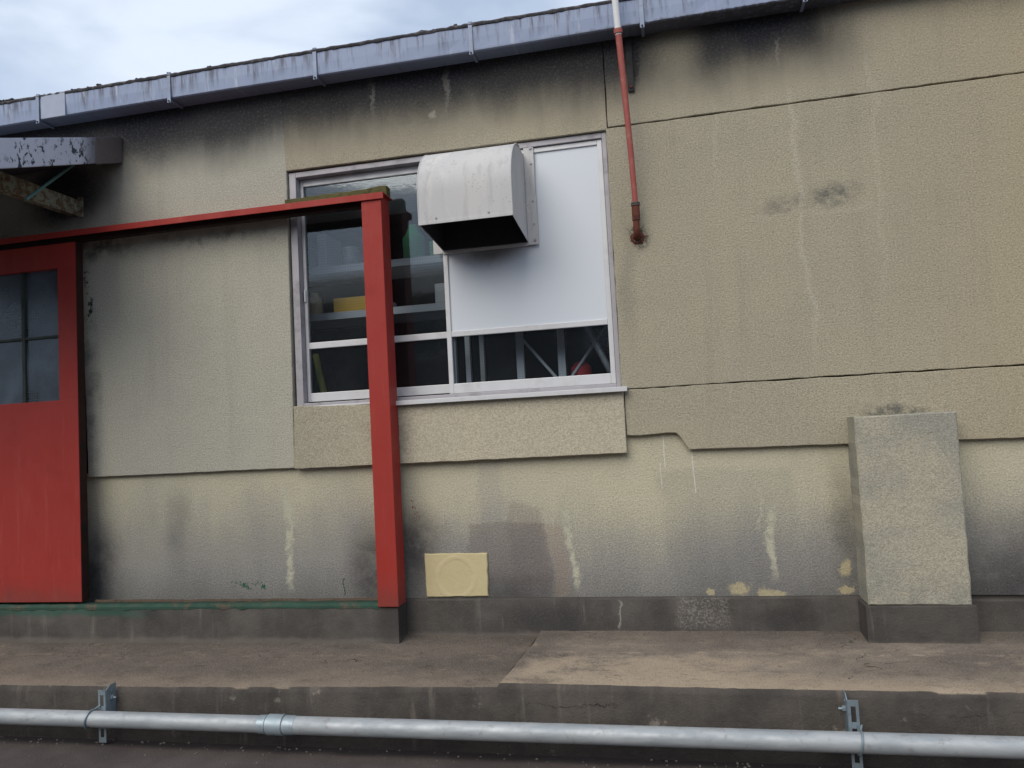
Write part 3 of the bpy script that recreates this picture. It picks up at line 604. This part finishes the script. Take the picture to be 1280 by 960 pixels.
# ------------------------------------------------------------------ door canopy at the left
CA = thing('door_canopy', 'small sloping door canopy with peeling white edge under the left end of the gutter', 'canopy', (-4.3, 0, 1.75))
sl = 0.375
def can(y): return 1.905 + y*sl
def lean_bar(name, x0, x1, ya, yb, top, hgt, mat, bev=0.003):
    bm = bmesh.new(); v = []
    for x in (x0, x1):
        for y in (ya, yb):
            for z in (can(y)+top-hgt, can(y)+top): v.append(bm.verts.new((x, y, z)))
    for q in ((0, 1, 3, 2), (4, 6, 7, 5), (0, 4, 5, 1), (2, 3, 7, 6), (0, 2, 6, 4), (1, 5, 7, 3)): bm.faces.new([v[i] for i in q])
    if bev: bmesh.ops.bevel(bm, geom=bm.edges[:], offset=bev, segments=2, affect='EDGES')
    return link(name, bm, mat, CA)
lean_bar('roof_sheet', -5.3, -3.205, -1.30, -0.002, 0.004, 0.014, M['roof'])
lean_bar('verge_flashing', -3.204, -3.190, -1.32, -0.21, 0.0, 0.155, M['verge'])
lean_bar('verge_end', -3.210, -3.186, -0.225, -0.003, -0.003, 0.158, M['cap'])
lean_bar('soffit_board', -5.3, -3.212, -1.28, -0.004, -0.125, 0.014, M['soffit'])
lean_bar('fascia', -5.3, -3.206, -1.335, -1.32, 0.0, 0.16, M['verge'])
bm = bmesh.new(); bx(bm, -3.56, -3.507, -1.15, -0.003, 1.452, 1.458, 0.0015); bx(bm, -3.513, -3.507, -1.15, -0.003, 1.459, 1.552, 0.0015); bx(bm, -3.505, -3.47, -0.010, -0.002, 1.44, 1.565, .001)
link('bracket_beam', bm, M['rafter'], CA)
bm = bmesh.new(); bx(bm, -4.86, -4.80, -1.15, -0.003, 1.452, 1.552, 0.003); link('bracket_beam', bm, M['rafter'], CA)
bm = bmesh.new(); tube(bm, [(-3.40, -0.12, 1.74), (-3.40, -0.50, 1.40)], 0.009, 10); link('brace_rod', bm, M['teal'], CA, True)

# ------------------------------------------------------------------ red sliding-door frame
RF = thing('door_track_frame', 'red steel door track beam on a red post crossing in front of the window', 'door frame', (-1.55, -0.08, -0.893))
bm = bmesh.new()
bx(bm, -6, -1.470, -0.152, -0.145, 1.283, 1.318, 0.0015); bx(bm, -6, -1.470, -0.1445, -0.002, 1.311, 1.317, 0.001)
link('track_hood', bm, M['red'], RF)
box('hanging_rail', -6, -1.61, -0.105, -0.065, 1.262, 1.304, M['red_dark'], RF, 0.004)
bm = bmesh.new(); bx(bm, -1.602, -1.487, -0.140, -0.022, -0.891, 1.310, 0.004); link('post', bm, M['red'], RF)
bm = bmesh.new(); bx(bm, -1.604, -1.480, -0.149, -0.01, 1.268, 1.2825, 0.001)
bm.free()
TR = thing('floor_track', 'worn green floor track strip on the plinth left of the red post', 'door track', (-3, -0.08, -0.893))
bm = bmesh.new(); n = 120; r = random.Random(2); g = []
for i in range(n+1):
    x = -6 + (6-1.605)*i/n; a = r.gauss(0, .0012)
    g.append([bm.verts.new((x, y, z)) for y, z in ((-0.075, -0.892), (-0.075, -0.872+a), (-0.118+a, -0.873+a), (-0.127+a, -0.888), (-0.1275+a, -0.901+a*2), (-0.118, -0.903))])
for a, b in zip(g, g[1:]):
    for j in range(6): bm.faces.new((a[j], b[j], b[(j+1) % 6], a[(j+1) % 6]))
bm.faces.new(g[0]); bm.faces.new(g[-1])
link('sill_strip', bm, M['track'], TR)
bm = bmesh.new(); tube(bm, [(-3.4 + i*0.05, -0.045 + rnd.gauss(0, .001), -0.874 + rnd.gauss(0, .0015)) for i in range(37)], 0.011, 8); link('guide_rail', bm, M['ridge'], TR, True)
mb = panel('mossy_board', [(-2.09, 1.319), (-1.477, 1.319), (-1.479, 1.378), (-1.75, 1.372), (-2.09, 1.368)], -0.075, -0.02, M['moss'], None, 0.003, 0.004, 0.03)
tag(mb, 'mossy brown wooden board lying on the red track beam before the window', 'board')

# ------------------------------------------------------------------ red sliding door
DO = thing('sliding_door', 'red sliding door with green-barred wired glass panes at the left edge', 'door', (-4.07, -0.09, -0.86))
x0, x1, z0, z1, ya, yb = -4.72, -3.430, -0.858, 1.256, -0.122, -0.066
pz0, pz1 = 0.318, 1.108; px1 = -3.556; px0 = x0 + 0.126
bm = bmesh.new(); bx(bm, x0, x1, ya, yb, z0, pz0, 0.002); bx(bm, x0, x1, ya, yb, pz1, z1, 0.002); bx(bm, px1, x1, ya+0.0004, yb, pz0, pz1); bx(bm, x0, px0, ya+0.0004, yb, pz0, pz1)
link('leaf', bm, M['red'], DO)
bm = bmesh.new(); bx(bm, x1+0.0003, x1+0.0025, ya+0.003, yb+0.001, z0+0.002, z1-0.002); link('edge_strip', bm, M['red_dark'], DO)  # thin strip carrying the painted shade of the door's right side
cols = 4; cw = (px1-px0)/cols
for i in range(1, cols): box('glazing_bar', px0+cw*i-0.011, px0+cw*i+0.011, ya+0.012, yb-0.012, pz0, pz1, M['muntin'], DO, 0.003)
zm = (pz0+pz1)/2 - 0.01
for i in range(cols): box('glazing_bar', px0+cw*i+0.0112, px0+cw*(i+1)-0.0112, ya+0.013, yb-0.013, zm-0.008, zm+0.008, M['muntin'], DO, 0.003)
for i in range(cols):
    for (a, b) in ((pz0, zm-0.008), (zm+0.008, pz1)):
        pane(px0+cw*i, px0+cw*(i+1), a, b, ya + 0.026, M['doorglass'], DO)

# ------------------------------------------------------------------ vent hood
HO = thing('vent_hood', 'rounded weathered metal exhaust hood open at the bottom on the white window panel', 'vent hood', (-0.96, -0.02, 1.0))
hx0, hx1, yf, zc, rr, zb0 = -1.200, -0.722, -0.375, 1.212, 0.272, 1.050
prof = [(yf, zb0), (yf, zb0+0.05), (yf, zb0+0.11)] + [(yf + rr - rr*math.cos(a), zc + rr*math.sin(a)) for a in [math.pi/2*k/14 for k in range(15)]] + [(0.024, zc+rr)]
bm = bmesh.new(); th = 0.004
A = [bm.verts.new((hx0, y, z)) for y, z in prof]; Bv = [bm.verts.new((hx1, y, z)) for y, z in prof]
for i in range(len(prof)-1): bm.faces.new((A[i], Bv[i], Bv[i+1], A[i+1]))
for k, (L, x) in enumerate(((A, hx0), (Bv, hx1))):
    bl = bm.verts.new((x, 0.024, 1.004)); bm.faces.new(L + [bl])
link('shell', bm, M['hood'], HO, True)
# inside lining and back
bm = bmesh.new(); k = 0.006; P2 = [(y+k, z) for y, z in prof[:3]] + [(yf + rr - (rr-k)*math.cos(a), zc + (rr-k)*math.sin(a)) for a in [math.pi/2*q/14 for q in range(15)]] + [(0.02, zc+rr-k)]
A = [bm.verts.new((hx0+k, y, z)) for y, z in P2]; Bv = [bm.verts.new((hx1-k, y, z)) for y, z in P2]
for i in range(len(P2)-1): bm.faces.new((A[i], Bv[i], Bv[i+1], A[i+1]))
l0 = bm.verts.new((hx0+k, 0.02, 1.006)); l1 = bm.verts.new((hx1-k, 0.02, 1.006)); bm.faces.new(A + [l0]); bm.faces.new(Bv + [l1]); bm.faces.new((A[-1], Bv[-1], l1, l0))
link('lining', bm, M['hood_in'], HO)
# folded rims and seam beads
bm = bmesh.new(); bx(bm, hx0-0.002, hx1+0.002, yf-0.003, yf+0.001, zb0-0.004, zb0+0.012, 0.001)
arc = [(hx1+0.002, y, z) for y, z in prof]
tube(bm, arc[:-1], 0.0035, 6); tube(bm, [(hx0-0.001, y, z) for y, z in prof][:-1], 0.003, 6); link('folded_rim', bm, M['hood'], HO)
bm = bmesh.new(); bx(bm, hx1+0.001, -0.667, 0.020, 0.027, 1.245, 1.540, 0.001); bx(bm, hx1+0.001, -0.665, 0.0185, 0.0265, 0.988, 1.25, 0.001); bx(bm, hx0-0.055, hx0-0.001, 0.020, 0.0265, 0.99, 1.54, 0.001)
bx(bm, hx0, hx1, 0.021, 0.0268, 0.985, 1.003, 0.001)
fl = link('flange', bm, M['hood'], HO)
for z in (1.515, 1.43, 1.225, 1.10, 1.012):
    bm = bmesh.new(); tube(bm, [(-0.683, 0.013, z), (-0.683, 0.0215, z)], 0.0075 if z in (1.515, 1.012) else 0.0045, 8); link('screw', bm, M['alu_dark'], fl)
for x in (hx0+0.09, hx0+0.36):
    bm = bmesh.new(); tube(bm, [(x, yf-0.005, 1.075), (x, yf, 1.075)], 0.005, 8); link('rivet', bm, M['alu_dark'], HO)

# ------------------------------------------------------------------ red vent pipe with white top
VP = thing('vent_pipe', 'thin leaning red pipe with white top rising from a rusty wall hole past the gutter', 'pipe', (-0.14, 0, 0.96))
bm = bmesh.new(); pB = Vector((-0.138, -0.055, 1.10)); pT = Vector((-0.166, -0.172, 1.985)); d = (pT-pB).normalized()
tube(bm, [pB, pB.lerp(pT, .33)+Vector((0.003, 0, 0)), pB.lerp(pT, .66)+Vector((0.002, 0, 0)), pT], [0.0140, 0.0148, 0.0156, 0.0164], 16); link('red_pipe', bm, M['redpipe'], VP, True)
bm = bmesh.new(); tube(bm, [pT - d*0.02, pT + d*0.9], 0.0165, 16); link('white_pipe', bm, M['pvc'], VP, True)
bm = bmesh.new(); tube(bm, [pT - d*0.012, pT + d*0.010], 0.0225, 16); link('collar', bm, M['redpipe'], VP, True)
bm = bmesh.new(); tube(bm, [(-0.139, -0.054, 1.115), (-0.140, -0.052, 1.04)], 0.0205, 14)
tube(bm, [(-0.140, -0.052, 1.05), (-0.141, -0.052, 1.00), (-0.141, -0.047, 0.978), (-0.141, -0.03, 0.965), (-0.141, 0.02, 0.962)], [0.0165, 0.0172, 0.018, 0.0185, 0.0185], 14)
link('elbow', bm, M['rust'], VP, True)
bm = bmesh.new()
for z in (1.118, 1.128): tube(bm, [(-0.139, -0.056, z-0.003), (-0.139, -0.056, z+0.003)], 0.0235, 14)
link('clip_ring', bm, M['cap'], VP, True)
bm = bmesh.new(); n = 22; r = random.Random(3); ring = []
for i in range(n):
    a = 2*math.pi*i/n; q = 0.036 + r.gauss(0, .004); ring.append([bm.verts.new((-0.141 + q*math.cos(a), -0.0015, 0.958 + q*math.sin(a))), bm.verts.new((-0.141 + 0.022*math.cos(a), -0.010, 0.958 + 0.022*math.sin(a)))])
for i in range(n): bm.faces.new((ring[i][0], ring[(i+1) % n][0], ring[(i+1) % n][1], ring[i][1]))
link('rust_flange', bm, M['rust'], VP)
sp = thing('iron_strip', 'short sooty black iron strip fixed to the wall behind the red pipe', 'bracket', (-0.12, -0.01, 1.9))
box('strip', -0.141, -0.108, -0.012, -0.001, 1.735, 2.029, M['bandblack'], sp, 0.002)
bm = bmesh.new(); tube(bm, [(-0.124, -0.018, 1.76), (-0.124, -0.011, 1.76)], 0.007, 8); link('bolt', bm, M['rust'], sp)

# ------------------------------------------------------------------ galvanised conduit along the kerb
CO = thing('steel_conduit', 'galvanised steel pipe with grey coupling running along the dark kerb', 'pipe', (-1.9, -0.81, -1.28))
yp = -0.812
def zp(x): return -1.2505 - 0.001*x
bm = bmesh.new(); tube(bm, [(x, yp, zp(x)) for x in (-9, -6, -3, -1.85)], 0.0365, 28); link('pipe_length', bm, M['galv'], CO, True)
bm = bmesh.new(); tube(bm, [(x, yp, zp(x)) for x in (-1.83, -1, 1, 3, 7)], 0.0385, 28); link('pipe_length', bm, M['galv'], CO, True)
bm = bmesh.new(); xs = [q+0.048 for q in (-1.955, -1.918, -1.917, -1.911, -1.910, -1.835, -1.834, -1.828, -1.827, -1.778)]; rs = [0.0392, 0.0400, 0.0370, 0.0370, 0.0445, 0.0445, 0.0375, 0.0375, 0.0415, 0.0400]
tube(bm, [(x, yp, zp(x)) for x in xs], rs, 28); link('coupling', bm, M['coupling'], CO, True)
def bracket(x, side, label, zt, zb_):
    t_ = thing('pipe_bracket', label, 'bracket', (x, -0.7, -1.28), 'pipe brackets on the kerb')
    bm = bmesh.new(); w = 0.040; ys = -0.772
    # slotted front strip: two bars and cross webs leave real slots
    bx(bm, x-w/2, x-w/2+0.011, ys, ys+0.004, zb_, zt, 0.001); bx(bm, x+w/2-0.011, x+w/2, ys, ys+0.004, zb_, zt, 0.001)
    for z in (zt-0.012, (zt+zb_)/2+0.035, (zt+zb_)/2-0.045, zb_+0.0125): bx(bm, x-w/2+0.0112, x+w/2-0.0112, ys+0.0004, ys+0.0036, z-0.012, z+0.012)
    link('slotted_strip', bm, M['galv2'], t_)
    bm = bmesh.new(); xe = x + side*w/2
    v = [(ys+0.0045, zb_+0.06), (ys+0.0045, zt-0.002), (ys+0.03, zt+0.016), (-0.703, zt+0.016), (-0.703, zb_+0.06)]
    a = [bm.verts.new((xe-0.002, p, q)) for p, q in v]; b = [bm.verts.new((xe+0.002, p, q)) for p, q in v]
    bm.faces.new(a); bm.faces.new(b)
    for i in range(5): bm.faces.new((a[i], a[(i+1) % 5], b[(i+1) % 5], b[i]))
    link('side_plate', bm, M['galv2'], t_)
    bm = bmesh.new(); sx = 1 if side > 0 else -1
    tube(bm, [(xe+sx*0.002, -0.735, zt-0.045), (xe+sx*0.014, -0.735, zt-0.045)], 0.011, 6); tube(bm, [(xe+sx*0.01, -0.735, zt-0.045), (xe+sx*0.028, -0.735, zt-0.045)], 0.005, 8)
    tube(bm, [(xe+sx*0.002, -0.73, zt-0.015), (xe+sx*0.004, -0.73, zt-0.015)], 0.006, 8)
    link('bolt', bm, M['galv2'], t_)
    bm = bmesh.new(); pts = []; xb_ = x - 0.028*(1 if side > 0 else -0.2)
    for i in range(21):
        a_ = math.radians(70 + 235*i/20); rr_ = 0.042
        pts.append((xb_ + 0.010*math.cos(i/20*3.1), yp + rr_*math.cos(a_)*1.0, zp(x) + rr_*math.sin(a_)))
    pts = [(xb_+0.02, ys-0.001, zp(x)+0.05)] + pts + [(xb_+0.012, ys-0.001, zp(x)-0.046)]
    tube(bm, pts, 0.0042, 8); link('band', bm, M['galv2'], t_, True)
    return t_
bracket(-2.755, 1, 'zinc slotted bracket holding the conduit near the left edge, below the door', -1.128, -1.372)
bracket(0.590, -1, 'zinc slotted bracket holding the conduit at the right, below the pilaster', -1.107, -1.368)

# ------------------------------------------------------------------ loose grit
r = random.Random(21); bm = bmesh.new()
def stone(x, y, z, s):
    m = Matrix.Translation((x, y, z + s*0.2)) @ Matrix.Rotation(r.uniform(0, 6), 4, 'Z') @ Matrix.Diagonal((s, s*r.uniform(.5, 1), s*r.uniform(.4, .8), 1))
    bmesh.ops.create_icosphere(bm, subdivisions=1, radius=1, matrix=m)
for i in range(170): x = r.uniform(-4.2, 2.2); stone(x, -0.71 - abs(r.gauss(0, 0.05)), -1.385, r.uniform(0.0025, 0.008))
for i in range(130):
    x = r.uniform(-4.2, 2.2); q = r.random()**2; zb_, zf_ = (-1.069, -1.125) if x < -0.78 else (-1.044, -1.098)
    y = -0.02 - q*0.6
    if x < -1.5: y -= 0.13
    tq = (0.06-y)/0.76; stone(x, y, zb_ + (zf_-zb_)*tq, r.uniform(0.002, 0.0055))
for i in range(250): x = r.uniform(-4.5, 2.5); stone(x, -0.75 - r.random()*0.8, -1.385, r.uniform(0.002, 0.006))
tag(link('grit', bm, mat_simple('pale_grit', (0.13, 0.115, 0.10), 0.9, 0, 0.6, (0.06, 0.05, 0.05), 90)), 'small loose grit scattered on walkway and road', None, None, 'stuff')

# ------------------------------------------------------------------ indoor room seen through the glass
bm = bmesh.new()
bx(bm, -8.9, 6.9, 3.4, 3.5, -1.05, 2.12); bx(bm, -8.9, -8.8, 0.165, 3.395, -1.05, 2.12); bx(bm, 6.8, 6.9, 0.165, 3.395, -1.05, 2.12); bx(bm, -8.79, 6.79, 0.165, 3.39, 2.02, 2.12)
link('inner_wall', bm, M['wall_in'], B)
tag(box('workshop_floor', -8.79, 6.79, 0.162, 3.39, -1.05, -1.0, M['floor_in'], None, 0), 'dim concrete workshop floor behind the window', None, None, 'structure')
SH = thing('shelf_rack', 'grey steel shelf rack seen dimly through the left window panes', 'shelf', (-1.8, 0.5, -1.0))
for z in (0.02, 0.78, 1.07, 1.50): box('shelf_board', -2.75, -1.16, 0.36, 0.72, z-0.045, z, M['steel_in'], SH, 0.003)
for x in (-2.73, -1.18):
    for y in (0.355, 0.70): box('upright', x-0.015, x+0.015, y, y+0.03, -1.0, 1.62, M['steel_in'], SH, 0.002)
tag(box('orange_tray', -2.03, -1.80, 0.38, 0.50, 0.78, 0.87, M['yellow'], None, 0.012), 'orange yellow tray on the middle shelf behind the left pane', 'tray')
bm = bmesh.new(); tube(bm, [(-2.17, 0.42, 0.78), (-2.17, 0.42, 0.87), (-2.17, 0.42, 0.885), (-2.17, 0.42, 0.90), (-2.17, 0.42, 0.92)], [0.05, 0.05, 0.04, 0.025, 0.025], 14)
tag(link('jar', bm, M['cream'], None, True), 'cream jar left of the orange tray on the middle shelf', 'jar')
tag(box('white_carton', -1.76, -1.66, 0.38, 0.5, 0.78, 0.825, M['white'], None, 0.004), 'low white carton right of the orange tray on the middle shelf', 'carton')
tag(box('plastic_tub', -1.37, -1.22, 0.37, 0.50, 0.78, 0.90, M['white'], None, 0.01), 'white plastic tub on the middle shelf right of the red post', 'tub')
bm = bmesh.new(); tube(bm, [(-1.50, 0.42, 1.07), (-1.50, 0.42, 1.20), (-1.50, 0.42, 1.22), (-1.50, 0.42, 1.28)], [0.07, 0.07, 0.05, 0.03], 16)
tag(link('bottle', bm, M['green'], None, True), 'green bottle on the upper shelf just right of the red post', 'bottle')
bm = bmesh.new(); bx(bm, -1.40, -1.31, 0.40, 0.52, 1.07, 1.17, 0.01); tag(link('green_box', bm, M['green']), 'green box on the upper shelf beside the vent hood', 'box')
bm = bmesh.new(); tube(bm, [(-1.98, 0.25, -0.1), (-2.12, 0.30, 0.52)], 0.02, 10); tag(link('yellow_pole', bm, M['olive'], None, True), 'leaning yellow pole behind the lower left pane', 'pole')
tag(box('dark_crate', -2.7, -2.15, 0.38, 0.70, 0.02, 0.48, M['black'], None, 0.01), 'dark crate on the lower shelf behind the left pane', 'crate')
tag(box('brown_carton', -2.62, -2.36, 0.40, 0.66, 0.78, 0.98, M['cream'], None, 0.006), 'brown carton at the left end of the middle shelf', 'carton')
tag(box('black_toolbox', -1.66, -1.44, 0.37, 0.6, 0.02, 0.24, M['black'], None, 0.012), 'black toolbox on the low shelf behind the red post', 'toolbox')
bm = bmesh.new(); tube(bm, [(-1.92, 0.44, 1.07), (-1.92, 0.44, 1.17)], 0.055, 16); tube(bm, [(-1.92, 0.44, 1.1705), (-1.92, 0.44, 1.185)], 0.058, 16)
tag(link('paint_tin', bm, M['galv'], None, True), 'round metal tin on the upper shelf left of the red post', 'tin')
tag(box('grey_binder', -2.12, -2.06, 0.38, 0.6, 1.07, 1.28, M['steel_in'], None, 0.006), 'upright grey binder on the upper shelf left of the tin', 'binder')
RK = thing('braced_rack', 'pale steel rack with crossed braces behind the lower right pane', 'rack', (-0.6, 0.45, -1.0))
for x in (-0.86, -0.62, -0.30): box('upright', x-0.022, x+0.022, 0.32, 0.35, -1.0, 0.9, M['steel_in'], RK, 0.003)
bm = bmesh.new(); tube(bm, [(-0.62, 0.335, 0.22), (-0.36, 0.345, 0.56)], 0.009, 6); tube(bm, [(-0.62, 0.312, 0.24), (-0.84, 0.305, 0.52)], 0.009, 6); tube(bm, [(-0.62, 0.312, 0.24), (-0.80, 0.305, 0.06)], 0.009, 6); link('cross_brace', bm, M['steel_in'], RK)
box('rack_shelf', -0.9, -0.28, 0.352, 0.7, 0.16, 0.20, M['steel_in'], RK, 0.002)
bm = bmesh.new(); tube(bm, [(-0.46, 0.24, 0.56), (-0.30, 0.24, 0.20)], 0.018, 12); tag(link('steel_tube', bm, M['galv'], None, True), 'shiny steel tube leaning by the braced rack', 'tube')
bm = bmesh.new(); tube(bm, [(-0.52, 0.40, 0.20), (-0.52, 0.40, 0.34), (-0.52, 0.40, 0.37)], [0.06, 0.06, 0.03], 14); tag(link('red_can', bm, M['redin'], None, True), 'red can on the braced rack shelf', 'can')

# ------------------------------------------------------------------ the block across the yard, mirrored dimly in the panes
M['far_wall'] = mat_simple('dark_cladding', (0.055, 0.058, 0.062), 0.8, 0, 0.2, (0.03, 0.03, 0.03), 1.5)
M['far_roof'] = mat_simple('far_roof_metal', (0.08, 0.085, 0.09), 0.7)
M['far_glass'] = mat_simple('far_window_glass', (0.04, 0.05, 0.06), 0.2)
FB = thing('opposite_building', 'dark clad two storey building across the yard, seen only as a reflection in the panes', 'building', (-9, -18, -1.385))
box('wall', -27, 9, -24, -15, -1.39, 3.7, M['far_wall'], FB, 0.01)
bm = bmesh.new(); A = [bm.verts.new(p) for p in ((-27.4, -14.6, 3.65), (-27.4, -19.5, 5.4), (-27.4, -24.4, 3.65))]; Bv = [bm.verts.new(p) for p in ((9.4, -14.6, 3.65), (9.4, -19.5, 5.4), (9.4, -24.4, 3.65))]
bm.faces.new(A); bm.faces.new(Bv)
for i in range(3): bm.faces.new((A[i], A[(i+1) % 3], Bv[(i+1) % 3], Bv[i]))
link('roof', bm, M['far_roof'], FB)
for k in range(6):
    for z in (-0.3, 2.0):
        x = -24.5 + k*5.6; w_ = box('window', x, x+1.9, -15.04, -14.98, z, z+1.1, M['alu'], FB, 0.01)
        for q in (0.06, 0.98): box('pane', x+q, x+q+0.86, -14.985, -14.97, z+0.06, z+1.04, M['far_glass'], w_, 0)
